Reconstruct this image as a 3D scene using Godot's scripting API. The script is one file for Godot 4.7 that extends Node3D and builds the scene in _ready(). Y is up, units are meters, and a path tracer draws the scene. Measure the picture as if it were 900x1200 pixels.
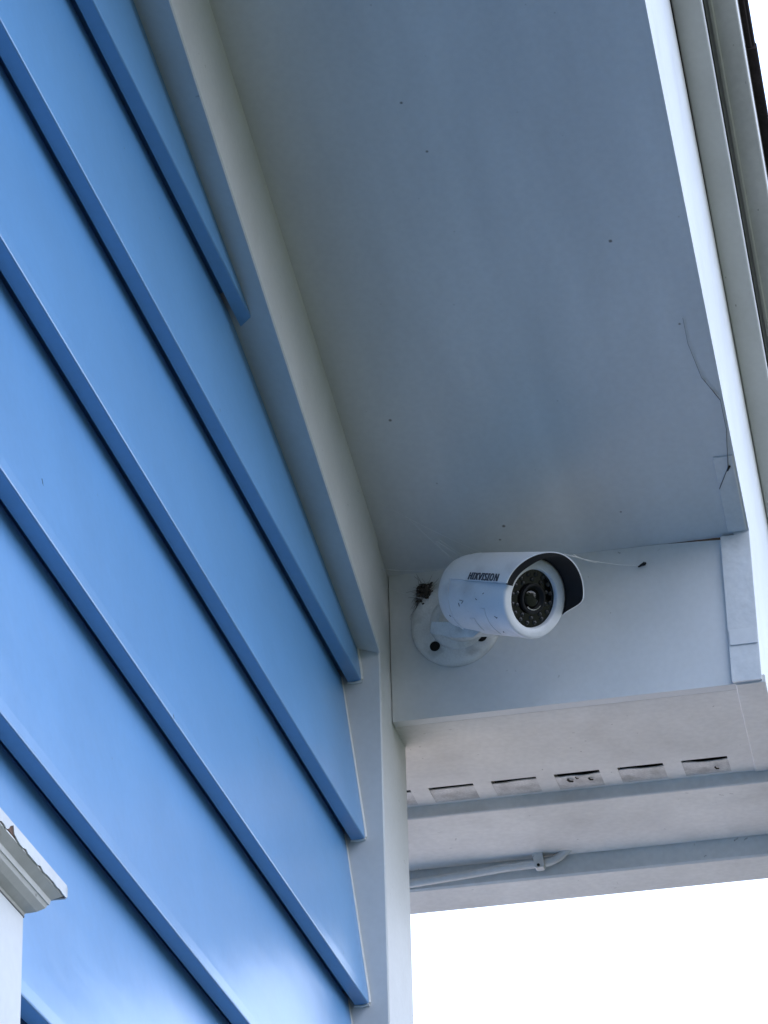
extends Node3D
# The corner of a blue weatherboarded house seen from below: gable wall on the left, raking soffit overhead,
# boxed eave return carrying a bullet camera. z = 0 is the front of the corner board, x = 0 the lower outer
# edge of the siding, heights are given relative to EAVE.

const EAVE := 2.8
const SLOPE := 0.3072          # rise of the raking soffit per metre of z
const EXPOSURE := 0.15         # siding exposure
const XC := 0.0171             # face of corner and frieze boards
const XB := 0.3494             # outer face of the barge board
const XL := 0.3233
const ZE := -0.0442            # face of the eave return board
const ZN := 4.2                # the ridge; the gable runs down again beyond it
const FRIEZE := 0.0248
const SOFFIT := 0.1368
const BOX := -0.0227           # underside of the boxed eave
const VIEW_POS := Vector3(0.5557, EAVE - 1.2126, 2.5841)

const SUN_AT := Vector3(-4.0, 6.0, -5.5)

var M := {}
var taken := {}
var rng := RandomNumberGenerator.new()


# ------------------------------------------------------------------ helpers
func numbered(called: String, parent: Node) -> String:
	var key := str(parent.get_instance_id()) + called
	var n: int = taken.get(key, 0)
	taken[key] = n + 1
	return called if n == 0 else "%s_%03d" % [called, n]


func commit(st: SurfaceTool, called: String, mat: Material, parent: Node) -> MeshInstance3D:
	var o := MeshInstance3D.new()
	o.name = numbered(called, parent)
	o.mesh = st.commit()
	o.material_override = mat
	parent.add_child(o, true)
	return o


func begin() -> SurfaceTool:
	var st := SurfaceTool.new()
	st.begin(Mesh.PRIMITIVE_TRIANGLES)
	return st


func tri(st: SurfaceTool, a: Vector3, b: Vector3, c: Vector3, n: Vector3) -> void:
	# one flat triangle whose front looks along n
	var f := (c - a).cross(b - a)
	if f.dot(n) < 0.0:
		var t := b
		b = c
		c = t
		f = -f
	if f.length() < 1e-12:
		return
	f = f.normalized()
	for v in [a, b, c]:
		st.set_normal(f)
		st.set_uv(Vector2(v.x, v.z))
		st.add_vertex(v)


func quad(st: SurfaceTool, a: Vector3, b: Vector3, c: Vector3, d: Vector3, n: Vector3) -> void:
	tri(st, a, b, c, n)
	tri(st, a, c, d, n)


# prism of a 2D outline: origin + u*eu + v*ev, swept from w0 to w1 along ew (which may lean)
func prism(st: SurfaceTool, pts: Array, o: Vector3, eu: Vector3, ev: Vector3, ew: Vector3, w0: float, w1: float) -> void:
	var n := pts.size()
	var mid := Vector3.ZERO
	var poly := PackedVector2Array()
	for p in pts:
		poly.append(p)
	var ccw := not Geometry2D.is_polygon_clockwise(poly)
	for i in n:
		var p: Vector2 = pts[i]
		var q: Vector2 = pts[(i + 1) % n]
		var e := q - p
		var out2 := Vector2(e.y, -e.x) if ccw else Vector2(-e.y, e.x)
		var a := o + eu * p.x + ev * p.y
		var b := o + eu * q.x + ev * q.y
		quad(st, a + ew * w0, b + ew * w0, b + ew * w1, a + ew * w1, eu * out2.x + ev * out2.y)
	var ids := Geometry2D.triangulate_polygon(poly)
	for w in [w0, w1]:
		var dir := ew * (1.0 if w == w1 else -1.0)
		for k in range(0, ids.size(), 3):
			var c3: Array = []
			for j in 3:
				var p2: Vector2 = poly[ids[k + j]]
				c3.append(o + eu * p2.x + ev * p2.y + ew * w)
			tri(st, c3[0], c3[1], c3[2], dir)


func rect(u0: float, v0: float, u1: float, v1: float, c := 0.0015) -> Array:
	return [Vector2(u0 + c, v0), Vector2(u1 - c, v0), Vector2(u1, v0 + c), Vector2(u1, v1 - c), Vector2(u1 - c, v1), Vector2(u0 + c, v1), Vector2(u0, v1 - c), Vector2(u0, v0 + c)]


func rake(st: SurfaceTool, pts: Array, z0: float, z1: float, slope := SLOPE) -> void:
	# a board whose (x, height) section runs up the slope
	prism(st, pts, Vector3(0, EAVE, 0), Vector3.RIGHT, Vector3.UP, Vector3(0, slope, 1), z0, z1)


func along_x(st: SurfaceTool, pts: Array, x0: float, x1: float) -> void:
	# (z, height) section running along x
	prism(st, pts, Vector3(0, EAVE, 0), Vector3.BACK, Vector3.UP, Vector3.RIGHT, x0, x1)


func upright(st: SurfaceTool, pts: Array, y0: float, y1: float) -> void:
	# (x, z) section standing upright
	prism(st, pts, Vector3(0, EAVE, 0), Vector3.RIGHT, Vector3.BACK, Vector3.UP, y0, y1)


func tube(st: SurfaceTool, path: Array, r0: float, r1: float, sides := 8) -> void:
	var prev: Array = []
	for i in path.size():
		var t: Vector3 = (path[min(i + 1, path.size() - 1)] - path[max(i - 1, 0)]).normalized()
		var s := t.cross(Vector3(0.31, 0.9, 0.27)).normalized()
		var u := s.cross(t)
		var r: float = lerp(r0, r1, float(i) / max(1, path.size() - 1))
		var ring: Array = []
		for k in sides + 1:
			var a := TAU * k / sides
			var d := s * cos(a) + u * sin(a)
			ring.append([path[i] + d * r, d])
		if i > 0:
			for k in sides:
				smooth_quad(st, prev[k], prev[k + 1], ring[k + 1], ring[k])
		if i == 0 or i == path.size() - 1:
			for k in sides:
				tri(st, path[i], ring[k][0], ring[k + 1][0], t if i > 0 else -t)
		prev = ring


func smooth_quad(st: SurfaceTool, a: Array, b: Array, c: Array, d: Array) -> void:
	for t in [[a, b, c], [a, c, d]]:
		var f: Vector3 = (t[2][0] - t[0][0]).cross(t[1][0] - t[0][0])
		var order := [0, 1, 2] if f.dot(t[0][1] + t[1][1] + t[2][1]) >= 0.0 else [0, 2, 1]
		for k in order:
			st.set_normal(t[k][1])
			st.set_uv(Vector2(t[k][0].x, t[k][0].z))
			st.add_vertex(t[k][0])


# surface of revolution: prof = [(distance along axis, radius)...], sharp corners kept by doubling points
func lathe(st: SurfaceTool, prof: Array, o: Vector3, ax: Vector3, rx: Vector3, ux: Vector3, a0 := 0.0, a1 := TAU, sides := 64) -> void:
	for i in prof.size() - 1:
		var p: Vector2 = prof[i]
		var q: Vector2 = prof[i + 1]
		var e := q - p
		if e.length() < 1e-7:
			continue
		var np := lathe_normal(prof, i, i)
		var nq := lathe_normal(prof, i, i + 1)
		for k in sides:
			var c: Array = []
			for s in [[p, np, k], [q, nq, k], [q, nq, k + 1], [p, np, k + 1]]:
				var a: float = lerp(a0, a1, float(s[2]) / sides)
				var d: Vector3 = rx * cos(a) + ux * sin(a)
				c.append([o + ax * s[0].x + d * s[0].y, (ax * s[1].x + d * s[1].y).normalized()])
			smooth_quad(st, c[0], c[1], c[2], c[3])


func seg_normal(p: Vector2, q: Vector2) -> Vector2:
	var e := q - p
	return Vector2(-e.y, e.x).normalized()


func lathe_normal(prof: Array, seg: int, at: int) -> Vector2:
	var n := seg_normal(prof[seg], prof[seg + 1])
	var other := seg - 1 if at == seg else seg + 1
	if other >= 0 and other < prof.size() - 1:
		var e: Vector2 = prof[other + 1] - prof[other]
		if e.length() > 1e-7:
			var m := seg_normal(prof[other], prof[other + 1])
			if n.dot(m) > 0.6:
				return (n + m).normalized()
	return n


func tag(o: Node, label: String, category: String, group := "") -> void:
	o.set_meta("label", label)
	o.set_meta("category", category)
	if group != "":
		o.set_meta("group", group)


func thing(called: String, at: Vector3) -> Node3D:
	var o := Node3D.new()
	o.name = numbered(called, self)
	o.position = at
	add_child(o, true)
	return o


# moves a mesh built in world coordinates under a parent standing elsewhere
func put(st: SurfaceTool, called: String, mat: Material, parent: Node3D) -> MeshInstance3D:
	var o := commit(st, called, mat, parent)
	var off := Vector3.ZERO
	var n: Node = parent
	while n != self and n is Node3D:
		off += (n as Node3D).position
		n = n.get_parent()
	o.position = -off
	return o


# ------------------------------------------------------------------ textures
func noise_image(size: int, freq: float, octaves: int, seed_: int) -> Image:
	var n := FastNoiseLite.new()
	n.seed = seed_
	n.noise_type = FastNoiseLite.TYPE_SIMPLEX_SMOOTH
	n.frequency = freq
	n.fractal_octaves = octaves
	return n.get_seamless_image(size, size)


# a colour map that varies gently round c (sRGB), with small dark and pale marks
func paint_map(c: Color, size: int, amount: float, marks: int, seed_: int, grime := Color(0.35, 0.33, 0.28), spots := 0.0) -> Image:
	var a := noise_image(size, 0.006, 4, seed_)
	var b := noise_image(size, 0.09, 3, seed_ + 1)
	var im := Image.create(size, size, false, Image.FORMAT_RGB8)
	for y in size:
		for x in size:
			var l := (a.get_pixel(x, y).r - 0.5) * amount + (b.get_pixel(x, y).r - 0.5) * amount * 0.6
			var d: float = clamp((a.get_pixel((x + 171) % size, (y + 67) % size).r - 0.62) * 3.0, 0.0, 1.0) * spots
			var k := c * (1.0 + l)
			im.set_pixel(x, y, k.lerp(grime, d))
	rng.seed = seed_
	for i in marks:
		var p := Vector2(rng.randf() * size, rng.randf() * size)
		var dir := Vector2.from_angle(rng.randf() * TAU)
		var n := rng.randi_range(1, 3) if rng.randf() < 0.9 else rng.randi_range(4, 7)
		var dark := c.lerp(grime * 0.6, rng.randf_range(0.12, 0.55))
		for j in n:
			p += dir
			dir = dir.rotated(rng.randf_range(-0.4, 0.4))
			im.set_pixel(posmod(int(p.x), size), posmod(int(p.y), size), dark)
	return im


func blot(im: Image, p: Vector2, r: float, c: Color, strength := 1.0) -> void:
	for y in range(int(p.y - r) - 1, int(p.y + r) + 2):
		for x in range(int(p.x - r) - 1, int(p.x + r) + 2):
			if x < 0 or y < 0 or x >= im.get_width() or y >= im.get_height():
				continue
			var f: float = clamp(r + 0.5 - Vector2(x, y).distance_to(p), 0.0, 1.0) * strength
			if f > 0.0:
				im.set_pixel(x, y, im.get_pixel(x, y).lerp(c, f))


func stroke(im: Image, a: Vector2, b: Vector2, r: float, c: Color, strength := 1.0) -> void:
	var n := int(a.distance_to(b)) + 1
	for i in n + 1:
		blot(im, a.lerp(b, float(i) / n), r, c, strength)


func tex(im: Image) -> ImageTexture:
	im.generate_mipmaps()
	return ImageTexture.create_from_image(im)


# hazy summer sky: blue overhead, pale towards the horizon and round the sun, thin drifting cloud
func sky_image(to_sun: Vector3) -> Image:
	var w := 512
	var h := 256
	var n := FastNoiseLite.new()
	n.seed = 4
	n.frequency = 1.3
	n.fractal_octaves = 4
	var im := Image.create(w, h, false, Image.FORMAT_RGBF)
	for y in h:
		for x in w:
			var el := PI * (0.5 - (y + 0.5) / h)
			var az := TAU * ((x + 0.5) / w - 0.5)
			var d := Vector3(sin(az) * cos(el), sin(el), -cos(az) * cos(el))
			var c: Color
			if d.y < 0.0:
				c = Color(0.30, 0.32, 0.32)
			else:
				c = Color(1.85, 1.97, 2.22).lerp(Color(0.78, 1.26, 2.35), pow(d.y, 0.8))
				var off := d.angle_to(to_sun)
				c += Color(1.0, 0.96, 0.9) * exp(-pow(off / 0.5, 2.0))
				var cl: float = clamp(n.get_noise_3d(d.x * 1.4, d.y * 2.6, d.z * 1.4) * 1.6 + 0.1, 0.0, 1.0)
				c = c.lerp(Color(2.1, 2.13, 2.2), cl * 0.55)
				# bright cloud bank low on the sunny side
				var bank := smoothstep(0.40, 0.31, d.y + n.get_noise_3d(d.x * 3.0, d.y * 5.0, d.z * 3.0) * 0.06) * smoothstep(-0.1, 0.7, -d.z)
				c = c.lerp(Color(2.75, 2.72, 2.85), bank * 0.6)
			im.set_pixel(x, y, c)
	return im


func flat(c: Color, rough := 0.6, metal := 0.0) -> StandardMaterial3D:
	var m := StandardMaterial3D.new()
	m.albedo_color = c
	m.roughness = rough
	m.metallic = metal
	return m


func painted(map: Image, scale: Vector3, rough: float, bump: Image, bump_scale: float) -> StandardMaterial3D:
	var m := StandardMaterial3D.new()
	m.albedo_texture = tex(map)
	m.roughness = rough
	m.uv1_triplanar = true
	m.uv1_world_triplanar = true
	m.uv1_triplanar_sharpness = 4.0
	m.uv1_scale = scale
	if bump:
		m.heightmap_enabled = true
		m.heightmap_texture = tex(bump)
		m.heightmap_scale = bump_scale
	return m


func make_materials() -> void:
	var fine := noise_image(512, 0.02, 4, 5)
	var coarse := noise_image(512, 0.012, 5, 9)
	var white := Color(0.835, 0.84, 0.84)
	M.white = painted(paint_map(white, 1024, 0.045, 90, 11, Color(0.42, 0.40, 0.34), 0.05), Vector3(1.3, 1.3, 1.3), 0.5, fine, 0.035)
	M.white_rough = painted(paint_map(Color(0.83, 0.835, 0.835), 512, 0.07, 60, 21, Color(0.42, 0.40, 0.34), 0.12), Vector3(3.0, 3.0, 3.0), 0.55, coarse, 0.12)
	M.weathered = painted(paint_map(Color(0.85, 0.845, 0.83), 512, 0.09, 70, 31, Color(0.45, 0.43, 0.40), 0.10), Vector3(2.4, 2.4, 2.4), 0.6, coarse, 0.07)
	# blue siding, brush marks along the boards
	var blue := paint_map(Color(0.39, 0.615, 0.82), 1024, 0.05, 30, 41, Color(0.10, 0.14, 0.22), 0.0)
	M.siding = painted(blue, Vector3(0.9, 0.9, 0.9), 0.3, null, 0.0)
	M.siding.metallic_specular = 1.0
	M.siding.heightmap_enabled = true
	var brush := Image.create(512, 512, false, Image.FORMAT_RGB8)
	var bn := noise_image(512, 0.03, 4, 43)
	for y in 512:
		for x in 512:
			var l: float = bn.get_pixel(int(pingpong(x / 5.0, 255.0)), y).r * 0.7 + bn.get_pixel(y, x).r * 0.3
			brush.set_pixel(x, y, Color(l, l, l))
	M.siding.heightmap_texture = tex(brush)
	M.siding.heightmap_scale = 0.06
	# soffit lining: mapped once over the visible stretch (x 0..0.36, z -0.1..1.34)
	var sf := Image.create(512, 2048, false, Image.FORMAT_RGB8)
	var na := noise_image(512, 0.008, 4, 51)
	var nb := noise_image(512, 0.08, 3, 52)
	for y in 2048:
		for x in 512:
			var l := (na.get_pixel(x, y / 4).r - 0.5) * 0.08 + (nb.get_pixel(x, y % 512).r - 0.5) * 0.03
			sf.set_pixel(x, y, white * (1.0 + l))
	var spot := Color(0.25, 0.23, 0.2)
	for s in [[0.1436, 0.4675, 1.7], [0.1536, 0.4174, 1.6], [0.283, 0.3025, 2.2], [0.0609, 0.1408, 2.0], [0.1336, 0.0, 2.2], [0.127, -0.016, 1.4], [0.24, 0.0, 1.3], [0.3252, 0.2057, 1.6]]:
		blot(sf, Vector2(s[0] / 0.36 * 512, (s[1] + 0.1) / 1.44 * 2048), s[2] * 0.9, spot, 0.6)
	rng.seed = 77
	for i in 60:
		blot(sf, Vector2(rng.randf() * 512, rng.randf() * 2048), rng.randf_range(0.4, 1.0), spot, rng.randf_range(0.1, 0.35))
	M.soffit = flat(Color.WHITE, 0.6)
	M.soffit.albedo_texture = tex(sf)
	M.soffit.uv1_scale = Vector3(1.0 / 0.36, 1.0 / 1.44, 1)
	M.soffit.uv1_offset = Vector3(0, 0.1 / 1.44, 0)
	M.shingle = painted(paint_map(Color(0.24, 0.21, 0.22), 512, 0.5, 400, 61, Color(0.1, 0.09, 0.09), 0.3), Vector3(4, 4, 4), 0.95, coarse, 0.2)
	M.bare_wood = painted(paint_map(Color(0.42, 0.31, 0.25), 256, 0.3, 60, 66), Vector3(8, 8, 8), 0.9, coarse, 0.1)
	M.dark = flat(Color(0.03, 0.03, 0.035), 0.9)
	M.cam_white = painted(paint_map(Color(0.90, 0.905, 0.915), 512, 0.04, 80, 71, Color(0.33, 0.33, 0.35), 0.15), Vector3(6, 6, 6), 0.38, null, 0.0)
	M.cam_black = flat(Color(0.035, 0.04, 0.06), 0.7)
	M.glass_black = flat(Color(0.02, 0.022, 0.026), 0.12)
	M.logo = flat(Color(0.27, 0.28, 0.32), 0.5)
	M.cam_dirty = painted(paint_map(Color(0.85, 0.85, 0.84), 512, 0.12, 160, 75, Color(0.40, 0.39, 0.37), 0.28), Vector3(9, 9, 9), 0.55, null, 0.0)
	M.nest = flat(Color(0.27, 0.245, 0.22), 0.95)
	M.louvre_shade = painted(paint_map(Color(0.78, 0.77, 0.755), 256, 0.22, 60, 85, Color(0.42, 0.40, 0.37), 0.3), Vector3(14, 14, 14), 0.7, null, 0.0)  # greyer mottled tone carries the shade beneath each slot in its colour
	M.caulk = flat(Color(0.90, 0.90, 0.89), 0.45)
	M.led = flat(Color(0.16, 0.16, 0.17), 0.2)
	M.lens = flat(Color(0.07, 0.08, 0.07), 0.06)
	M.metal = flat(Color(0.6, 0.6, 0.6), 0.25, 0.9)
	M.web = flat(Color(0.86, 0.86, 0.86), 0.5)
	M.web_dark = flat(Color(0.46, 0.46, 0.46), 0.9)
	M.bug = flat(Color(0.05, 0.045, 0.045), 0.7)
	M.cable = painted(paint_map(Color(0.80, 0.80, 0.79), 256, 0.1, 60, 81), Vector3(6, 6, 6), 0.45, null, 0.0)
	M.pane = flat(Color(0.10, 0.12, 0.14), 0.05)
	M.body = flat(Color(0.39, 0.615, 0.82), 0.5)
	M.grass = painted(paint_map(Color(0.26, 0.275, 0.20), 512, 0.6, 600, 91, Color(0.2, 0.25, 0.1), 0.3), Vector3(0.7, 0.7, 0.7), 0.95, coarse, 2.0)
	M.leaf = flat(Color(0.26, 0.33, 0.17), 0.8)
	M.bounce_paving = painted(paint_map(Color(0.82, 0.74, 0.68), 512, 0.15, 200, 97), Vector3(0.6, 0.6, 0.6), 0.9, fine, 0.2)
	M.concrete = painted(paint_map(Color(0.19, 0.20, 0.20), 512, 0.15, 200, 95), Vector3(0.8, 0.8, 0.8), 0.9, fine, 0.2)


# ------------------------------------------------------------------ siding
func siding_board(house: Node3D, k: int) -> void:
	var yk := -EXPOSURE * k
	# section from the groove behind the butt, round the lower lip and up the face
	var prof := [Vector2(-0.03, 0.014), Vector2(-0.0128, 0.012), Vector2(-0.0121, 0.0), Vector2(-0.0012, 0.0), Vector2(-0.0003, 0.0004), Vector2(0.0, 0.0014), Vector2(-0.0006, 0.010)]
	for i in range(1, 6):
		prof.append(Vector2(lerp(-0.0006, -0.0182, i / 5.0), lerp(0.010, 0.156, i / 5.0)))
	prof.append(Vector2(-0.034, 0.156))
	var st := begin()
	rng.seed = 500 + k
	var tilt := rng.randf_range(-0.0009, 0.0009)
	var ends: Array = []
	for p in prof:
		ends.append(max(0.0015, (yk + p.y - FRIEZE - 0.05) / SLOPE))
	var P := func(i: int, z: float) -> Vector3:
		return Vector3(prof[i].x, EAVE + yk + prof[i].y + tilt * (z - 0.5), z)
	for i in prof.size() - 1:
		var e: Vector2 = prof[i + 1] - prof[i]
		quad(st, P.call(i, ends[i]), P.call(i + 1, ends[i + 1]), P.call(i + 1, 2.0 * ZN - ends[i + 1]), P.call(i, 2.0 * ZN - ends[i]), Vector3(e.y, -e.x, 0))
	var n := prof.size()
	for i in n - 1:   # the end grain at the corner board
		tri(st, Vector3(-0.034, EAVE + yk + 0.08, ends[i]), P.call(i, ends[i]), P.call(i + 1, ends[i + 1]), Vector3.FORWARD)
	var board := put(st, "siding_board", M.siding, house)
	if ends[0] < 0.01 and k < 8:
		# bead of paint and filler where the board meets the corner board, broken here and there
		st = begin()
		var path: Array = []
		for i in range(5, n - 1):
			path.append(Vector3(prof[i].x + 0.0002, EAVE + yk + prof[i].y, 0.0012))
		tube(st, path, 0.0015 + rng.randf() * 0.0004, 0.0008, 6)
		tube(st, [Vector3(-0.013, EAVE + yk - 0.0004, 0.0014), Vector3(-0.006, EAVE + yk - 0.0010, 0.0012), Vector3(0.0002, EAVE + yk + 0.0002, 0.0012)], 0.0009, 0.0017, 6)
		var bead := commit(st, "filler_bead", M.caulk, board)


func build_house() -> Node3D:
	var house := thing("house", Vector3(-3.0, 0, 2.0))
	tag(house, "blue weatherboard house with white trim, raking soffit and boxed eave corner", "house")
	var st := begin()
	# solid body behind the boards
	prism(st, [Vector2(-0.1, 0), Vector2(2.0 * ZN + 0.1, 0), Vector2(2.0 * ZN + 0.1, EAVE + 0.12), Vector2(ZN, EAVE + 0.12 + ZN * SLOPE), Vector2(-0.1, EAVE + 0.12)], Vector3.ZERO, Vector3.BACK, Vector3.UP, Vector3.RIGHT, -6.0, -0.034)
	put(st, "wall", M.body, house)
	for k in range(18, -10, -1):
		siding_board(house, k)
	for m in [[0.0443, 0.904, 0.007, 0.0003], [-0.2608, 0.898, 0.006, 0.0008], [-0.2268, 0.389, 0.006, 0.0003], [-0.296, 0.6135, 0.003, 0.0004], [-0.1138, 0.4585, 0.003, 0.0004], [-0.625, 1.03, 0.006, 0.0004]]:
		var kk := ceili(-m[0] / EXPOSURE)
		var fx: float = -0.0182 * (m[0] + EXPOSURE * kk) / 0.156
		st = begin()
		tube(st, [Vector3(fx, EAVE + m[0], m[1]), Vector3(fx + 0.0004, EAVE + m[0] - m[2] * 0.5, m[1] - m[2] * 0.2), Vector3(fx + 0.0004, EAVE + m[0] - m[2], m[1] - m[2] * 0.55)], m[3], m[3] * 0.6, 6)
		put(st, "scuff", M.web_dark if m[3] < 0.0005 else M.bug, house)
	# corner board and frieze
	st = begin()
	upright(st, rect(-0.034, -0.1036, XC, 0.0, 0.0012), -EAVE + 0.02, 0.1)
	prism(st, [Vector2(-0.1036, 0.1), Vector2(0.0, 0.1), Vector2(0.0, SOFFIT + 0.002), Vector2(-0.1036, 0.108)], Vector3(0, EAVE, 0), Vector3.BACK, Vector3.UP, Vector3.RIGHT, -0.034, XC)
	put(st, "corner_board", M.white, house)
	st = begin()
	rake(st, [Vector2(-0.04, FRIEZE + 0.0185), Vector2(XC, FRIEZE), Vector2(XC + 0.0012, FRIEZE + 0.0012), Vector2(XC + 0.0012, SOFFIT + 0.004), Vector2(-0.04, SOFFIT + 0.004)], 0.0012, ZN)
	put(st, "frieze_board", M.white, house)
	# soffit lining
	st = begin()
	rake(st, [Vector2(XC - 0.03, SOFFIT), Vector2(XB - 0.0004, SOFFIT), Vector2(XB - 0.0004, SOFFIT + 0.01), Vector2(XC - 0.03, SOFFIT + 0.01)], ZE - 0.001, ZN)
	put(st, "soffit", M.soffit, house)
	# barge board, drip board, roof trim
	st = begin()
	prism(st, [Vector2(XB - 0.02, SOFFIT + 0.0004), Vector2(XB, SOFFIT + 0.0004), Vector2(XB, 0.35), Vector2(XB - 0.02, 0.35)], Vector3(0, EAVE, 0), Vector3.RIGHT, Vector3.UP, Vector3(0, 0.3072, 1), -0.46, ZN)
	put(st, "barge_board", M.white, house)
	st = begin()
	rake(st, rect(XB + 0.0005, 0.3465, 0.3748, 0.3605, 0.001), -0.46, ZN, 0.345)
	put(st, "drip_board", M.white, house)
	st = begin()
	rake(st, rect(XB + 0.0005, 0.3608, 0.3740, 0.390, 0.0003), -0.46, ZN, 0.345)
	put(st, "gap_shade_strip", M.dark, house)  # solid strip coloured dark in place of the shade in the gap
	st = begin()
	rake(st, rect(XB + 0.0005, 0.3885, 0.401, 0.412, 0.001), -0.46, ZN, 0.345)
	rake(st, rect(0.3765, 0.3862, 0.3810, 0.3895, 0.0010), -0.46, ZN, 0.345)
	put(st, "roof_trim", M.weathered, house)
	build_roof(house)
	build_return(house)
	build_window(house)
	return house


func build_roof(house: Node3D) -> void:
	var roof := Node3D.new()
	roof.name = "roof"
	house.add_child(roof)
	var st := begin()
	rake(st, [Vector2(-6.0, 0.4125), Vector2(0.401, 0.4125), Vector2(0.401, 0.424), Vector2(-6.0, 0.424)], -0.52, ZN, 0.345)
	put(st, "roof_deck", M.nest, roof)
	# the slope beyond the ridge
	st = begin()
	prism(st, [Vector2(-6.0, 0.137), Vector2(XB, 0.137), Vector2(XB, 0.412), Vector2(-6.0, 0.412)], Vector3(0, EAVE + 2.0 * ZN * 0.326, 0), Vector3.RIGHT, Vector3.UP, Vector3(0, -0.326, 1), ZN + 0.05, 2.0 * ZN + 0.5)
	put(st, "far_slope", M.white, roof)
	# courses of shingles, lapped up the slope; only the ones along the rake are cut out singly
	rng.seed = 303
	var z := -0.54
	var row := 0
	while z < ZN:
		var x := 0.412 + rng.randf_range(-0.0025, 0.0025)
		for c in 2:
			var wide := 0.32 if c == 0 else 5.7
			if c == 0 and row % 2 == 1:
				wide = 0.17
			st = begin()
			var lift := 0.006 + rng.randf_range(0.0, 0.0015)
			var y0 := 0.4245 + 0.345 * z
			var a := Vector3(x - wide, EAVE + y0 + lift, z)
			var dn := Vector3(0, -0.006, 0)
			var up := Vector3(0, 0.345 * 0.3 - lift + 0.001, 0.3)
			var r := Vector3(wide - 0.004, 0, 0)
			prism(st, rect(0, 0, wide - 0.004, 0.006, 0.001), Vector3(x - wide, EAVE + y0 + lift - 0.004, z), Vector3.RIGHT, Vector3.UP, Vector3(0, (0.345 * 0.3 - lift + 0.004) / 0.3, 1), 0.0, 0.3)
			put(st, "shingle" if c == 0 else "shingle_course", M.shingle, roof)
			x -= wide
		z += 0.14
		row += 1


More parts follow.
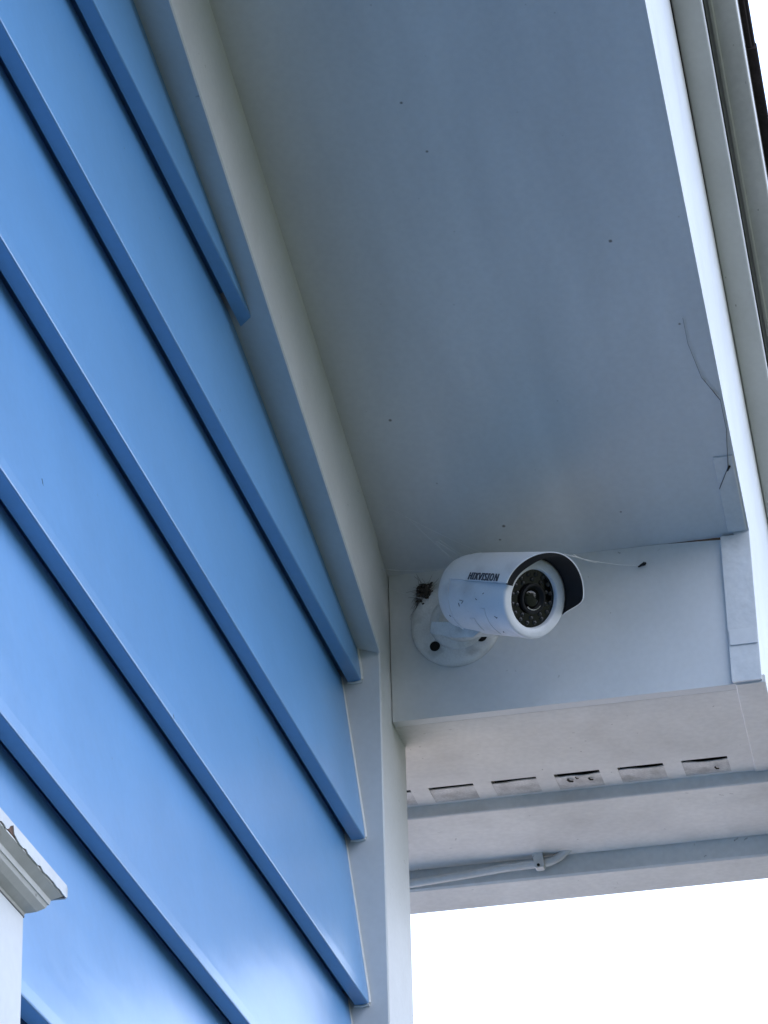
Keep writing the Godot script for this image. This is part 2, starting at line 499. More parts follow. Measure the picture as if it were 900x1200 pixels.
func build_return(house: Node3D) -> void:
	# the boxed end of the eave: a board facing the viewer, a trim strip, and vented boards below
	var box := Node3D.new()
	box.name = "eave_return"
	house.add_child(box)
	var top := SOFFIT + SLOPE * ZE
	var st := begin()
	prism(st, [Vector2(XC + 0.0008, BOX), Vector2(XL + 0.004, BOX), Vector2(XL + 0.004, top - 0.0035), Vector2(0.27, top - 0.0008), Vector2(XC + 0.0008, top + 0.002)], Vector3(0, EAVE, 0), Vector3.RIGHT, Vector3.UP, Vector3.BACK, ZE - 0.012, ZE)
	put(st, "end_board", M.white, box)
	st = begin()
	prism(st, rect(XL, BOX + 0.0004, XB - 0.0006, top - 0.002, 0.001), Vector3(0, EAVE, 0), Vector3.RIGHT, Vector3.UP, Vector3.BACK, ZE + 0.0005, ZE + 0.004)
	put(st, "trim_strip", M.white_rough, box)
	st = begin()
	prism(st, rect(XL + 0.0012, BOX + 0.0355, XB - 0.0008, BOX + 0.0505, 0.0004), Vector3(0, EAVE, 0), Vector3.RIGHT, Vector3.UP, Vector3.BACK, ZE + 0.0042, ZE + 0.0052)
	put(st, "filler_patch", M.white, box)
	# joint cover over the outer edge of the soffit
	st = begin()
	rake(st, rect(0.3305, SOFFIT - 0.0016, XB - 0.002, SOFFIT - 0.0004, 0.0003), ZE + 0.006, 0.052)
	put(st, "cover_strip", M.white_rough, box)
	# outer cheek of the box
	st = begin()
	prism(st, [Vector2(ZE + 0.0035, BOX + 0.0006), Vector2(-0.45, BOX + 0.0006), Vector2(-0.45, SOFFIT + 0.0004 - 0.45 * SLOPE), Vector2(ZE + 0.0035, SOFFIT + 0.0004 + (ZE + 0.0035) * SLOPE)], Vector3(0, EAVE, 0), Vector3.BACK, Vector3.UP, Vector3.RIGHT, XB - 0.014, XB)
	put(st, "cheek_board", M.white, box)
	# vented lining: near strip, ribs between the slots, far strip
	var vent := Node3D.new()
	vent.name = "vent_panel"
	box.add_child(vent)
	var x0 := -3.0
	var x1 := 0.335
	var zs := -0.2015     # near edge of the slots
	st = begin()
	along_x(st, [Vector2(ZE - 0.0125, BOX), Vector2(ZE - 0.0125, BOX + 0.008), Vector2(zs, BOX + 0.008), Vector2(zs, BOX)], x0, x1)
	along_x(st, [Vector2(-0.238, BOX), Vector2(-0.238, BOX + 0.008), Vector2(-0.246, BOX + 0.008), Vector2(-0.246, BOX)], x0, x1)
	var pitch := 0.0596
	for i in range(-50, 5):
		var sx := 0.0178 + pitch * i          # slot from sx to sx + 0.0425
		var right: float = x1 if i == 4 else sx + pitch
		along_x(st, [Vector2(zs, BOX), Vector2(zs, BOX + 0.008), Vector2(-0.238, BOX + 0.008), Vector2(-0.238, BOX)], sx + 0.0425, right)
		if i < -2:
			along_x(st, [Vector2(zs - 0.0068, BOX + 0.0006), Vector2(zs - 0.0068, BOX + 0.0012), Vector2(-0.238, BOX + 0.006), Vector2(-0.238, BOX + 0.0028)], sx, sx + 0.0425)
	put(st, "vent_board", M.weathered, vent)
	# pressed louvres: each lip rises to a dark slot on its near side, some bent out of true
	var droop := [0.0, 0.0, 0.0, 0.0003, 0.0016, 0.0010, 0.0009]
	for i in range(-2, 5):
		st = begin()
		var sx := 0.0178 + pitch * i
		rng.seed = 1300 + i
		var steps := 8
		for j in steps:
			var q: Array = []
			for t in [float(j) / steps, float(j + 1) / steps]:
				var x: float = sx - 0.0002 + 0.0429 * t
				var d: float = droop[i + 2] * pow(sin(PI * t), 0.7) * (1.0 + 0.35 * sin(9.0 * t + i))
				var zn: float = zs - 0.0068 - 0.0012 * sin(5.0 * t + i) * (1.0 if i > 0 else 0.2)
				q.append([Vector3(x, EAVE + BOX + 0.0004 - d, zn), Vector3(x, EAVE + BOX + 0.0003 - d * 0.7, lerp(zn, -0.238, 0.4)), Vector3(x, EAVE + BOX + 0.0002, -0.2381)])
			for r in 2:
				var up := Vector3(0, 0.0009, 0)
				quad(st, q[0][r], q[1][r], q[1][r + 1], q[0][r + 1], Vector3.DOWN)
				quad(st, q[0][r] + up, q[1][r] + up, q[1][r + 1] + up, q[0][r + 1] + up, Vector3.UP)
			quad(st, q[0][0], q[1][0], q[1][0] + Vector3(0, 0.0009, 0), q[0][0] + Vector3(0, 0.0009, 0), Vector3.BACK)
		put(st, "louvre", M.louvre_shade, vent)
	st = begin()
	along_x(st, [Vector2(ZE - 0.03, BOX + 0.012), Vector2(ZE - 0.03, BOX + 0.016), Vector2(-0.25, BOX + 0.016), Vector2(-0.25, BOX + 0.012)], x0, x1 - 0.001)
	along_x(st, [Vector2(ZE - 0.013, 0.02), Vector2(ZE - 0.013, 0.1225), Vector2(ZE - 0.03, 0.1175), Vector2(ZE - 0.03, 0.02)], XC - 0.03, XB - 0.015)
	put(st, "shade_backing", M.dark, vent)  # black sheets standing in for the shade inside slots and end board gap
	for c in [[0.1478, -0.2135, 0.003], [0.1675, -0.2150, 0.0024], [0.2850, -0.2210, 0.0022], [0.1560, -0.2100, 0.0016]]:
		st = begin()
		tube(st, [Vector3(c[0], EAVE + BOX - 0.001, c[1]), Vector3(c[0] + c[2] * 0.6, EAVE + BOX - 0.0026, c[1] - c[2] * 0.5), Vector3(c[0] + c[2] * 1.5, EAVE + BOX - 0.0018, c[1] - c[2] * 1.6)], c[2] * 0.42, c[2] * 0.3, 7)
		put(st, "caught_leaf", M.nest, vent)
	# strip covering the joint with the cheek
	st = begin()
	prism(st, rect(0.3272, BOX - 0.0012, XB + 0.004, BOX + 0.006, 0.0008), Vector3(0, EAVE, 0), Vector3.RIGHT, Vector3.UP, Vector3(-0.028, 0, -1), -ZE - 0.0005, 0.2425)
	put(st, "edge_strip", M.weathered, box)
	# second board, a step lower, and the gutter board beyond
	st = begin()
	along_x(st, rect(-0.3745, -0.0349, -0.243, -0.0150, 0.0012), -3.0, 0.42)
	put(st, "eave_board", M.weathered, box)
	st = begin()
	along_x(st, rect(-0.4387, -0.0558, -0.3753, 0.0300, 0.002), -3.0, 0.42)
	put(st, "gutter_board", M.weathered, box)


func build_window(house: Node3D) -> void:
	# white window casing on the siding, its head cap peeling
	var win := Node3D.new()
	win.name = "window"
	house.add_child(win)
	var ztop := 1.0711
	var yt := -0.6127
	var st := begin()
	prism(st, rect(-0.02, ztop, 0.05, ztop + 0.09, 0.001), Vector3(0, EAVE, 0), Vector3.RIGHT, Vector3.BACK, Vector3.UP, yt - 1.3, yt)
	put(st, "casing", M.white, win)
	st = begin()
	prism(st, rect(-0.02, ztop + 0.91, 0.05, ztop + 1.0, 0.001), Vector3(0, EAVE, 0), Vector3.RIGHT, Vector3.BACK, Vector3.UP, yt - 1.3, yt)
	put(st, "casing", M.white, win)
	st = begin()
	prism(st, rect(-0.02, ztop + 0.0905, 0.0495, ztop + 0.9095, 0.001), Vector3(0, EAVE, 0), Vector3.RIGHT, Vector3.BACK, Vector3.UP, yt - 0.09, yt - 0.0005)
	put(st, "head_casing", M.white, win)
	st = begin()
	prism(st, rect(0.002, ztop + 0.0905, 0.012, ztop + 0.9095, 0.001), Vector3(0, EAVE, 0), Vector3.RIGHT, Vector3.BACK, Vector3.UP, yt - 1.3, yt - 0.0905)
	put(st, "pane", M.pane, win)
	st = begin()
	prism(st, rect(-0.02, ztop - 0.03, 0.085, ztop + 1.03, 0.002), Vector3(0, EAVE, 0), Vector3.RIGHT, Vector3.BACK, Vector3.UP, yt - 1.36, yt - 1.301)
	put(st, "sill", M.white, win)
	# head cap: a cove and fillet returned round both ends
	st = begin()
	var cove := [[0.0, 0.0], [0.0006, 0.0012], [0.0052, 0.0034], [0.0086, 0.0062], [0.0096, 0.0082], [0.0103, 0.0084], [0.0108, 0.0112], [0.0158, 0.0146], [0.0158, 0.0160]]
	var corners := func(d: float, h: float) -> Array:
		return [Vector3(-0.02, EAVE + yt + h, ztop - d), Vector3(0.05 + d, EAVE + yt + h, ztop - d), Vector3(0.05 + d, EAVE + yt + h, ztop + 1.0 + d), Vector3(-0.02, EAVE + yt + h, ztop + 1.0 + d)]
	for i in cove.size() - 1:
		var lo: Array = corners.call(cove[i][0], cove[i][1])
		var hi: Array = corners.call(cove[i + 1][0], cove[i + 1][1])
		var nn := [Vector3(0, -0.3, -1), Vector3(1, -0.3, 0), Vector3(0, -0.3, 1)]
		for k in 3:
			quad(st, lo[k], lo[k + 1], hi[k + 1], hi[k], nn[k])
	put(st, "cap_moulding", M.weathered, win)
	# bare wood of the lip under its paint
	st = begin()
	var low := yt + 0.0148
	prism(st, rect(-0.02, 0.0004, 0.0661, 0.0072, 0.0006), Vector3(0, EAVE + low, 0), Vector3.RIGHT, Vector3.UP, Vector3.BACK, ztop - 0.0188, ztop + 1.0188)
	put(st, "lip_core", M.bare_wood, win)
	# paint skin of the lip, broken away along its lower edge
	st = begin()
	rng.seed = 808
	var z := ztop - 0.0195
	var cut0 := 0.0
	while z < ztop + 1.02:
		var dz := rng.randf_range(0.0018, 0.0055)
		var cut1 := 0.0 if rng.randf() < 0.45 else rng.randf_range(0.0003, 0.0014)
		if z > 1.131 and z < 1.142:
			cut1 = [0.0018, 0.0044, 0.0058, 0.0036][clampi(int((z - 1.131) / 0.0028), 0, 3)]
		if z < 1.06:
			cut1 *= 0.4
		var pa := Vector3(0.0667, EAVE + low, z)
		var pb := Vector3(0.0667, EAVE + low, z + dz)
		quad(st, pa + Vector3(0, cut0, 0), pb + Vector3(0, cut1, 0), pb + Vector3(0, 0.0070, 0), pa + Vector3(0, 0.0070, 0), Vector3.RIGHT)
		quad(st, pa + Vector3(0, cut0, 0), pb + Vector3(0, cut1, 0), pb + Vector3(-0.0006, cut1, 0), pa + Vector3(-0.0006, cut0, 0), Vector3.DOWN)
		quad(st, pa + Vector3(0, 0.0070, 0), pb + Vector3(0, 0.0070, 0), pb + Vector3(-0.003, 0.0088, 0), pa + Vector3(-0.003, 0.0088, 0), Vector3.RIGHT)
		quad(st, pa + Vector3(-0.003, 0.0088, 0), pb + Vector3(-0.003, 0.0088, 0), Vector3(-0.02, EAVE + low + 0.0147, z + dz), Vector3(-0.02, EAVE + low + 0.0147, z), Vector3.UP)
		cut0 = cut1
		z += dz
	prism(st, rect(-0.02, 0.0, 0.0667, 0.0072, 0.0012), Vector3(0, EAVE + low, 0), Vector3.RIGHT, Vector3.UP, Vector3.BACK, ztop - 0.0205, ztop - 0.0189)
	put(st, "cap_lip", M.white_rough, win)
	# dark joint between cap and casing
	st = begin()
	prism(st, rect(-0.02, -0.0012, 0.0503, 0.0, 0.0003), Vector3(0, EAVE + yt, 0), Vector3.RIGHT, Vector3.UP, Vector3.BACK, ztop - 0.0002, ztop + 1.0)
	put(st, "joint", M.web_dark, win)

# ------------------------------------------------------------------ bullet camera
func build_camera_unit() -> void:
	var plate_at := Vector3(0.0792, EAVE + 0.0655, ZE)
	var cam := thing("security_camera", plate_at)
	tag(cam, "white bullet security camera with black sunshade mouth on the eave return board", "security camera")
	var ax := Vector3(0.7273, -0.41925, 0.5434).normalized()
	var view := (Vector3(0.0984, EAVE + 0.0717, 0.008) - VIEW_POS).normalized()
	var ux := Vector3(0.1206, 0.8859, 0.4479)
	ux = (ux - ax * ux.dot(ax)).normalized()
	var rx := ux.cross(ax)
	if rx.x < 0.0:
		rx = -rx
	var back := Vector3(0.0984, EAVE + 0.0717, 0.008)
	var L := 0.094
	var front := back + ax * L
	# base plate and arm
	var st := begin()
	lathe(st, [Vector2(0, 0.041), Vector2(0.0035, 0.041), Vector2(0.006, 0.0395), Vector2(0.0075, 0.036), Vector2(0.0082, 0.030), Vector2(0.0084, 0.0)], plate_at + Vector3(0, 0, 0.0003), Vector3.BACK, Vector3.RIGHT, Vector3.UP)
	var plate := put(st, "base_plate", M.cam_dirty, cam)
	for s in [Vector2(-0.0188, -0.0223), Vector2(0.024, -0.018), Vector2(0.0, 0.03)]:
		st = begin()
		lathe(st, [Vector2(0, 0.0048), Vector2(0.0009, 0.0046), Vector2(0.001, 0.0)], plate_at + Vector3(s.x, s.y, 0.0083), Vector3.BACK, Vector3.RIGHT, Vector3.UP, 0, TAU, 20)
		var sc := commit(st, "screw_hole", M.dark, plate)
	st = begin()
	lathe(st, [Vector2(0.008, 0.027), Vector2(0.013, 0.0255), Vector2(0.017, 0.021), Vector2(0.0185, 0.016), Vector2(0.019, 0.0)], plate_at + Vector3(0.004, -0.001, 0), Vector3.BACK, Vector3.RIGHT, Vector3.UP)
	put(st, "swivel_hub", M.cam_dirty, cam)
	st = begin()
	var joint := plate_at + Vector3(0.004, -0.004, 0.014)
	tube(st, [joint, joint.lerp(back + ax * 0.02 - ux * 0.022, 0.5) , back + ax * 0.022 - ux * 0.02], 0.0185, 0.0155, 24)
	put(st, "arm", M.cam_dirty, cam)
	st = begin()
	var foot := back + ax * 0.012 - ux * 0.033
	prism(st, [Vector2(-0.032, -0.004), Vector2(-0.004, -0.0065), Vector2(0.018, -0.0045), Vector2(0.026, 0.001), Vector2(0.022, 0.008), Vector2(-0.03, 0.006)], foot, rx * 0.2 + ax * 0.98, ux, rx, -0.018, 0.012)
	put(st, "bracket_foot", M.cam_dirty, cam)
	# body with rounded rear cap
	st = begin()
	lathe(st, [Vector2(-0.004, 0.0), Vector2(-0.004, 0.024), Vector2(-0.0025, 0.029), Vector2(0.0015, 0.0325), Vector2(0.007, 0.0342), Vector2(0.014, 0.0347), Vector2(L - 0.001, 0.0347)], back, ax, rx, ux)
	put(st, "body", M.cam_white, cam)
	# front bezel: white lip round a dark window
	st = begin()
	lathe(st, [Vector2(-0.004, 0.0349), Vector2(0.0, 0.0349), Vector2(0.0014, 0.0342), Vector2(0.002, 0.0328), Vector2(0.0012, 0.0262), Vector2(0.0008, 0.0258), Vector2(-0.004, 0.0252)], front, ax, rx, ux)
	put(st, "bezel", M.cam_white, cam)
	st = begin()
	lathe(st, [Vector2(-0.0030, 0.0268), Vector2(-0.0030, 0.0)], front, ax, rx, ux)
	var window := put(st, "front_window", M.glass_black, cam)
	# ring of infrared diodes and the lens
	for ring in [[16, 0.0214], [10, 0.0168]]:
		for i in int(ring[0]):
			var a: float = TAU * (i + 0.5) / float(ring[0])
			st = begin()
			lathe(st, [Vector2(-0.0032, 0.0021), Vector2(-0.0024, 0.0020), Vector2(-0.0018, 0.0013), Vector2(-0.0016, 0.0)], front + (rx * cos(a) + ux * sin(a)) * ring[1], ax, rx, ux, 0, TAU, 10)
			commit(st, "infrared_diode", M.led, window)
	st = begin()
	lathe(st, [Vector2(-0.0032, 0.0132), Vector2(0.0002, 0.0132), Vector2(0.0006, 0.0126), Vector2(0.0004, 0.0112), Vector2(-0.0022, 0.0098), Vector2(-0.0028, 0.0088)], front, ax, rx, ux, 0, TAU, 40)
	commit(st, "lens_barrel", M.cam_black, window)
	st = begin()
	lathe(st, [Vector2(-0.0028, 0.0089), Vector2(-0.0012, 0.0076), Vector2(-0.0002, 0.005), Vector2(0.0003, 0.0)], front, ax, rx, ux, 0, TAU, 32)
	commit(st, "lens", M.lens, window)
	st = begin()
	lathe(st, [Vector2(0.0000, 0.0106), Vector2(0.0006, 0.0102), Vector2(0.0005, 0.0094)], front, ax, rx, ux, PI * 1.25, PI * 1.78, 16)  # bright arc shaped as the highlight low on the lens
	commit(st, "lens_glint", M.metal, window)
	# sunshade: outer shell, black inner face, forward edge swept back towards both sides
	var a0 := deg_to_rad(-24.0)
	var a1 := deg_to_rad(158.0)
	var n := 64
	var reach := func(a: float) -> float:
		var d := rad_to_deg(a)
		var r: float = 0.0235
		if d > 70.0:
			r = lerp(0.0235, 0.006, smoothstep(70.0, 165.0, d))
		if d < 4.0:
			r = lerp(0.0235, 0.001, pow(smoothstep(4.0, -25.0, d), 1.3))
		return r
	var flare := func(a: float) -> float:      # the mouth stands off the barrel at the top
		return 0.0368 + 0.0052 * max(0.0, sin(a))
	var rim := func(a: float) -> float:        # thickness of the black inner collar
		return lerp(0.0005, 0.0068, smoothstep(60.0, 125.0, rad_to_deg(a)))
	var so := begin()
	var si := begin()
	var se := begin()
	for i in n:
		var q: Array = []
		for a in [lerp(a0, a1, float(i) / n), lerp(a0, a1, float(i + 1) / n)]:
			var d: Vector3 = rx * cos(a) + ux * sin(a)
			var f: float = reach.call(a)
			var R: float = flare.call(a)
			q.append([d, front + ax * f + d * R, R, f, rim.call(a)])
		var da: Vector3 = q[0][0]
		var db: Vector3 = q[1][0]
		var ra := back + ax * 0.018
		smooth_quad(so, [ra + da * 0.0362, da], [ra + db * 0.0362, db], [q[1][1], db], [q[0][1], da])
		smooth_quad(si, [front + ax * 0.001 + da * 0.0351, -da], [front + ax * 0.001 + db * 0.0351, -db], [q[1][1] - db * (q[1][4] + 0.0009) - ax * 0.0004, -db], [q[0][1] - da * (q[0][4] + 0.0009) - ax * 0.0004, -da])
		quad(si, q[0][1] - da * 0.0009 - ax * 0.0002, q[1][1] - db * 0.0009 - ax * 0.0002, q[1][1] - db * (q[1][4] + 0.0009) - ax * 0.0004, q[0][1] - da * (q[0][4] + 0.0009) - ax * 0.0004, ax)
		quad(se, q[0][1], q[1][1], q[1][1] - db * 0.001 - ax * 0.0001, q[0][1] - da * 0.001 - ax * 0.0001, ax)
		quad(so, ra + da * 0.0362, ra + db * 0.0362, ra + db * 0.0345, ra + da * 0.0345, -ax)
	for s in [[a0, -1.0], [a1, 1.0]]:
		var d: Vector3 = rx * cos(s[0]) + ux * sin(s[0])
		var f: float = reach.call(s[0])
		quad(so, back + ax * 0.018 + d * 0.0362, back + ax * 0.018 + d * 0.0345, front + ax * f + d * (flare.call(s[0]) - 0.0015), front + ax * f + d * flare.call(s[0]), (ux * cos(s[0]) - rx * sin(s[0])) * s[1])
	var shade := put(so, "sunshade", M.cam_white, cam)
	commit(si, "sunshade_lining", M.cam_black, shade)
	commit(se, "sunshade_edge", M.cam_white, shade)
	# side cover plate line and lower clamp straps on the body
	st = begin()
	lathe(st, [Vector2(0.0175, 0.0346), Vector2(0.0175, 0.0357), Vector2(0.019, 0.0357), Vector2(0.019, 0.0346)], back, ax, rx, ux)
	put(st, "body_ring", M.cam_white, cam)
	for strap in [[0.062, 196.0, 246.0], [0.043, 214.0, 240.0]]:
		st = begin()
		lathe(st, [Vector2(strap[0], 0.0346), Vector2(strap[0], 0.0354), Vector2(strap[0] + 0.006, 0.0354), Vector2(strap[0] + 0.006, 0.0346)], back, ax, rx, ux, deg_to_rad(strap[1]), deg_to_rad(strap[2]), 20)
		put(st, "strap_rib", M.cam_white, cam)
	# lettering bent round the shell
	var tm := TextMesh.new()
	var font := SystemFont.new()
	font.font_names = PackedStringArray(["Droid Sans"])
	font.font_weight = 700
	tm.font = font
	tm.text = "HIKVISION"
	tm.font_size = 64
	tm.pixel_size = 0.001
	tm.depth = 0.01
	var arr := tm.surface_get_arrays(0)
	var vs: PackedVector3Array = arr[Mesh.ARRAY_VERTEX]
	var ix: PackedInt32Array = arr[Mesh.ARRAY_INDEX]
	var lo := Vector3(1e9, 1e9, 1e9)
	var hi := -lo
	for v in vs:
		lo = lo.min(v)
		hi = hi.max(v)
	st = begin()
	var order: Array = []
	if ix.size() > 0:
		for i in ix:
			order.append(i)
	else:
		for i in vs.size():
			order.append(i)
	var bent: Array = []
	for v in vs:
		var s: float = 0.045 + (v.x - lo.x) / (hi.x - lo.x) * 0.042       # distance along the axis from the back
		var h: float = (v.y - lo.y) / (hi.y - lo.y)
		var a: float = deg_to_rad(152.0) - (h - 0.5) * 0.0066 / 0.0366
		var rr: float = lerp(0.0362, float(flare.call(a)), (s - 0.018) / (0.076 + float(reach.call(a)))) + 0.0005 + (0.0002 if v.z > (lo.z + hi.z) * 0.5 else -0.0004)
		bent.append(back + ax * s + (rx * cos(a) + ux * sin(a)) * rr)
	for i in range(0, order.size(), 3):
		var b0: Vector3 = bent[order[i]]
		tri(st, b0, bent[order[i + 1]], bent[order[i + 2]], b0 - back - ax * (b0 - back).dot(ax))
	commit(st, "lettering", M.logo, shade)
	# dirt specks stuck to the shell
	rng.seed = 909
	for i in 11:
		st = begin()
		var a := deg_to_rad(rng.randf_range(165, 250))
		var s := rng.randf_range(0.012, 0.085)
		var d: Vector3 = rx * cos(a) + ux * sin(a)
		var t := ax * cos(i * 1.7) + d.cross(ax) * sin(i * 1.7)
		var c := back + ax * s + d * 0.0348
		tube(st, [c - t * 0.0006, c, c + t * rng.randf_range(0.0006, 0.004)], 0.0003, 0.0004, 6)
		put(st, "dirt_speck", M.web_dark, cam)


# ------------------------------------------------------------------ small things
func sag(a: Vector3, b: Vector3, drop: float, n := 14) -> Array:
	var out: Array = []
	for i in n + 1:
		var t := float(i) / n
		out.append(a.lerp(b, t) + Vector3(0, -4.0 * drop * t * (1.0 - t), 0))
	return out


func build_cable() -> void:
	var zc := -0.3665
	var c := thing("cable", Vector3(0.03, EAVE - 0.05, zc))
	tag(c, "white cable clipped along the far step of the eave underside", "cable")
	var st := begin()
	var path: Array = [Vector3(-0.20, EAVE - 0.0535, zc), Vector3(-0.10, EAVE - 0.0530, zc), Vector3(-0.04, EAVE - 0.0512, zc), Vector3(0.02, EAVE - 0.0475, zc), Vector3(0.06, EAVE - 0.0445, zc), Vector3(0.092, EAVE - 0.0438, zc), Vector3(0.104, EAVE - 0.0430, zc), Vector3(0.113, EAVE - 0.0395, zc), Vector3(0.120, EAVE - 0.0345, zc + 0.001), Vector3(0.1265, EAVE - 0.0300, zc + 0.003)]
	tube(st, path, 0.0042, 0.0040, 12)
	put(st, "sheath", M.cable, c)
	st = begin()
	prism(st, rect(-0.005, -0.0095, 0.005, 0.0140, 0.0016), Vector3(0.0935, EAVE - 0.0405, zc), Vector3(0.97, 0.1, 0), Vector3(-0.12, 0.99, 0), Vector3.BACK, -0.004, 0.006)
	put(st, "clip", M.cable, c)
	st = begin()
	tube(st, [Vector3(0.0935, EAVE - 0.0475, zc + 0.005), Vector3(0.0935, EAVE - 0.0475, zc + 0.0072)], 0.0016, 0.0014, 10)
	put(st, "nail", M.bug, c)
	st = begin()
	tube(st, [Vector3(0.125, EAVE - 0.031, zc + 0.002), Vector3(0.1285, EAVE - 0.0275, zc + 0.003)], 0.004, 0.004, 12)
	put(st, "plug_tip", M.dark, c)


func fly(at: Vector3, label: String, size: float, turn: float) -> void:
	var f := thing("dead_fly", at)
	tag(f, label, "dead fly")
	var d := Vector3(cos(turn), sin(turn), 0.2).normalized()
	var st := begin()
	tube(st, [-d * size, -d * size * 0.8, -d * size * 0.3, d * size * 0.2, d * size * 0.55, d * size * 0.6], size * 0.12, size * 0.5, 10)
	commit(st, "body", M.bug, f)
	st = begin()
	tube(st, [d * size * 0.55, d * size * 0.75, d * size * 0.95], size * 0.38, size * 0.18, 10)
	commit(st, "head", M.bug, f)


func build_webs() -> void:
	var soffit_y := func(z: float) -> float:
		return EAVE + SOFFIT + SLOPE * z
	# strand from the sunshade to the fly
	var w := thing("cobweb", Vector3(0.22, EAVE + 0.10, ZE + 0.01))
	tag(w, "pale cobweb strand stretched from the camera sunshade to a dead fly", "cobweb")
	var st := begin()
	var fly_at := Vector3(0.2504, EAVE + 0.1025, ZE + 0.002)
	tube(st, sag(Vector3(0.190, EAVE + 0.092, 0.02), fly_at, 0.003), 0.00042, 0.00016, 6)
	tube(st, sag(Vector3(0.197, EAVE + 0.0935, 0.013), Vector3(0.214, EAVE + 0.0965, ZE + 0.03), 0.001), 0.0007, 0.0003, 6)
	put(st, "strand", M.web, w)
	fly(fly_at + Vector3(0.001, 0, 0.0015), "dark dead fly on the eave return board right of the camera", 0.0042, 0.3)
	# web in the soffit corner over the camera
	w = thing("cobweb", Vector3(0.08, EAVE + 0.13, 0.0))
	tag(w, "faint cobweb across the soffit corner above the back of the camera", "cobweb")
	st = begin()
	rng.seed = 42
	for s in [[Vector3(0.019, 0, 0.06), Vector3(0.13, -0.012, -0.03), 0.004], [Vector3(0.05, -0.002, 0.03), Vector3(0.10, -0.022, -0.03), 0.002], [Vector3(0.0185, -0.02, -0.01), Vector3(0.09, -0.010, -0.03), 0.003], [Vector3(0.0185, -0.03, -0.02), Vector3(0.07, -0.035, -0.042), 0.002], [Vector3(0.075, -0.006, 0.0), Vector3(0.115, -0.016, -0.035), 0.001]]:
		var a: Vector3 = s[0]
		var b: Vector3 = s[1]
		a.y += soffit_y.call(a.z)
		b.y += soffit_y.call(b.z)
		tube(st, sag(a, b, s[2]), 0.00022, 0.00022, 5)
	tube(st, sag(Vector3(0.072, EAVE + 0.130, 0.0), Vector3(0.104, EAVE + 0.116, -0.03), 0.001), 0.0005, 0.0007, 6)
	put(st, "strand", M.web, w)
	# dark strand along the outer edge of the soffit
	w = thing("cobweb", Vector3(0.34, EAVE + 0.17, 0.1))
	tag(w, "grey dusty cobweb thread hanging along the outer edge of the soffit", "cobweb")
	st = begin()
	var pts: Array = [Vector2(0.3294, 0.2144), Vector2(0.3293, 0.186), Vector2(0.335, 0.1465), Vector2(0.3470, 0.1197), Vector2(0.3472, 0.085), Vector2(0.3422, 0.0404), Vector2(0.331, 0.016)]
	var path: Array = []
	for p in pts:
		path.append(Vector3(p.x, soffit_y.call(p.y) - 0.0022, p.y))
	tube(st, path, 0.00018, 0.00042, 6)
	tube(st, [path[2], path[2] + Vector3(0.0035, -0.0005, -0.012), path[3] + Vector3(0, -0.001, 0)], 0.0003, 0.0003, 6)
	put(st, "strand", M.web_dark, w)
	fly(path[5] + Vector3(0.0005, -0.001, 0), "small dark dead fly at the foot of the cobweb by the soffit edge", 0.0030, 1.1)
	# dirty nest behind the camera
	var nest := thing("spider_nest", Vector3(0.0505, EAVE + 0.098, ZE + 0.004))
	tag(nest, "dark dusty spider nest on the board left of the camera back", "spider nest")
	st = begin()
	rng.seed = 17
	for i in 80:
		var p := Vector3(rng.randfn(0.002, 0.0028), rng.randfn(0, 0.0048), rng.randf_range(0, 0.007))
		var q := p + Vector3(rng.randfn(0, 0.0022), rng.randfn(0, 0.0022), rng.randf_range(-0.002, 0.002))
		tube(st, [p, p.lerp(q, 0.5) + Vector3(0, 0.0006, 0.0006), q], rng.randf_range(0.0007, 0.0016), 0.0007, 6)
	commit(st, "clump", M.nest, nest)
	st = begin()
	for i in 200:
		var a := rng.randf() * TAU
		var p := Vector3(cos(a) * 0.006, sin(a) * 0.009, -0.002)
		var q := p + Vector3(rng.randfn(0, 0.005), rng.randfn(-0.007, 0.009), 0.001)
		tube(st, [p, p.lerp(q, 0.5) + Vector3(0.001, 0, 0.001), q], 0.00022, 0.00012, 5)
	commit(st, "threads", M.web_dark, nest)


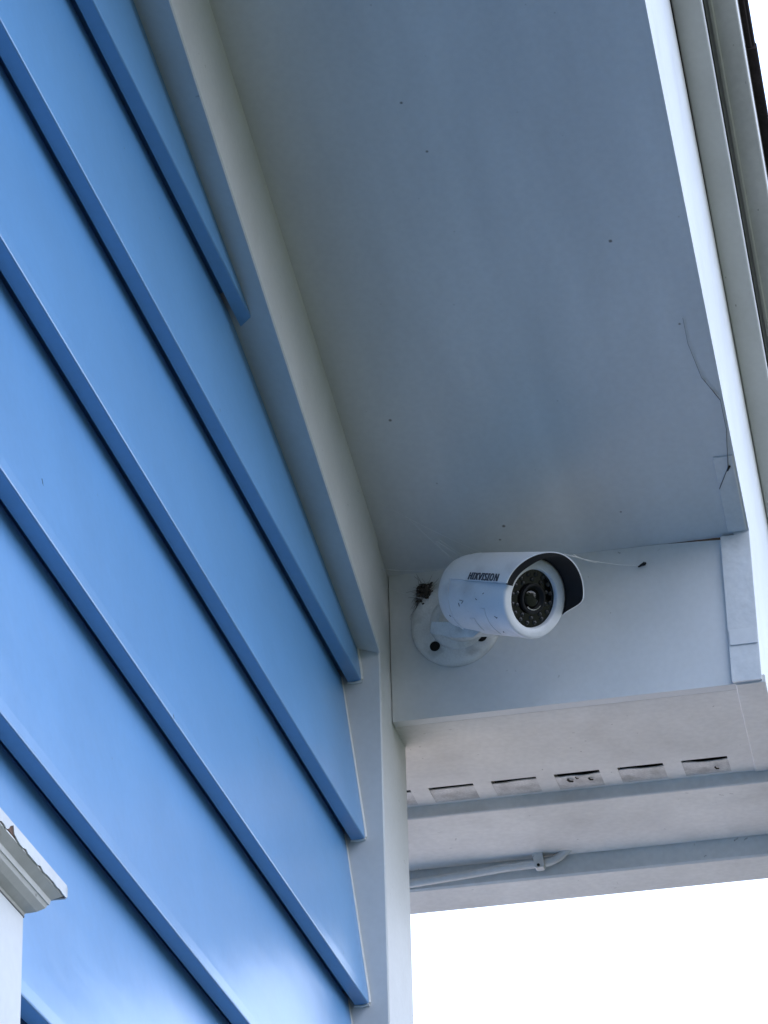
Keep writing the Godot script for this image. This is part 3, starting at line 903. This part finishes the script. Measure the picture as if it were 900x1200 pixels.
func build_ground() -> void:
	var st := begin()
	quad(st, Vector3(-80, 0, -80), Vector3(80, 0, -80), Vector3(80, 0, 80), Vector3(-80, 0, 80), Vector3.UP)
	commit(st, "ground", M.grass, self).set_meta("kind", "structure")
	st = begin()
	quad(st, Vector3(-0.1, 0.004, -40), Vector3(1.5, 0.004, -40), Vector3(1.5, 0.004, 40), Vector3(-0.1, 0.004, 40), Vector3.UP)
	commit(st, "path", M.concrete, self).set_meta("kind", "structure")
	st = begin()
	quad(st, Vector3(-8, 0.008, -7), Vector3(-0.1, 0.008, -7), Vector3(-0.1, 0.008, -0.2), Vector3(-8, 0.008, -0.2), Vector3.UP)
	commit(st, "bounce_terrace", M.bounce_paving, self).set_meta("kind", "structure")  # unseen pale slab, added to bounce sun up onto the vented eave boards
	# unseen trees added to darken the low sky, kept lower than the frame
	st = begin()
	rng.seed = 2024
	for i in 900:
		var a := TAU * i / 900.0 + rng.randf_range(-0.01, 0.01)
		var near := smoothstep(0.1, 0.8, sin(a))      # closer and taller on the viewer's side
		var r: float = lerp(rng.randf_range(30.0, 38.0), rng.randf_range(13.0, 16.0), near)
		var y: float = lerp(rng.randf_range(0.8, 6.6), rng.randf_range(0.6, 7.6), near) * (1.0 - 0.1 * sin(a * 7.0))
		var c := Vector3(cos(a) * r, y, sin(a) * r)
		for j in 10:
			var n := Vector3(rng.randfn(0, 1), rng.randfn(0, 1), rng.randfn(0, 1)).normalized()
			var p := c + n * rng.randf_range(0.3, 1.3)
			var t := n.cross(Vector3(0.2, 1, 0.3)).normalized() * rng.randf_range(0.4, 0.9)
			var u := n.cross(t) * 0.9
			quad(st, p - t, p - u * 0.6, p + t, p + u * 0.6, n)
	commit(st, "light_blocking_woods", M.leaf, self).set_meta("kind", "stuff")
	get_node("light_blocking_woods").set_meta("label", "unseen green trees added round the gardens to darken the low sky")
	get_node("light_blocking_woods").set_meta("category", "light_blocking_woods")


func _ready() -> void:
	# camera
	var cam := Camera3D.new()
	cam.name = "camera"
	cam.fov = 17.772
	cam.near = 0.05
	cam.far = 400.0
	var fwd := Vector3(-0.17846557, 0.4632315, -0.86808215)
	var up := Vector3(0.12059904, 0.88589171, 0.44794168)
	cam.transform = Transform3D(Basis(fwd.cross(up), up, -fwd), VIEW_POS)
	add_child(cam)
	# sky
	var sky_mat := PanoramaSkyMaterial.new()
	sky_mat.panorama = ImageTexture.create_from_image(sky_image(SUN_AT.normalized()))
	var sky := Sky.new()
	sky.sky_material = sky_mat
	var env := Environment.new()
	env.background_mode = Environment.BG_SKY
	env.sky = sky
	env.background_energy_multiplier = 1.0
	env.ambient_light_source = Environment.AMBIENT_SOURCE_SKY
	env.tonemap_mode = Environment.TONE_MAPPER_LINEAR
	env.tonemap_exposure = 1.34
	env.sdfgi_enabled = true
	env.ssao_enabled = true
	env.ssil_enabled = true
	var we := WorldEnvironment.new()
	we.name = "environment"
	we.environment = env
	add_child(we)
	# sun behind the house
	var sun := DirectionalLight3D.new()
	sun.name = "sun"
	sun.light_color = Color(1.0, 0.95, 0.87)
	sun.light_energy = 1.1
	sun.light_angular_distance = 0.5
	sun.shadow_enabled = true
	sun.look_at_from_position(SUN_AT, Vector3.ZERO, Vector3.UP)
	add_child(sun)
	make_materials()
	build_ground()
	build_house()
	build_camera_unit()
	build_cable()
	build_webs()
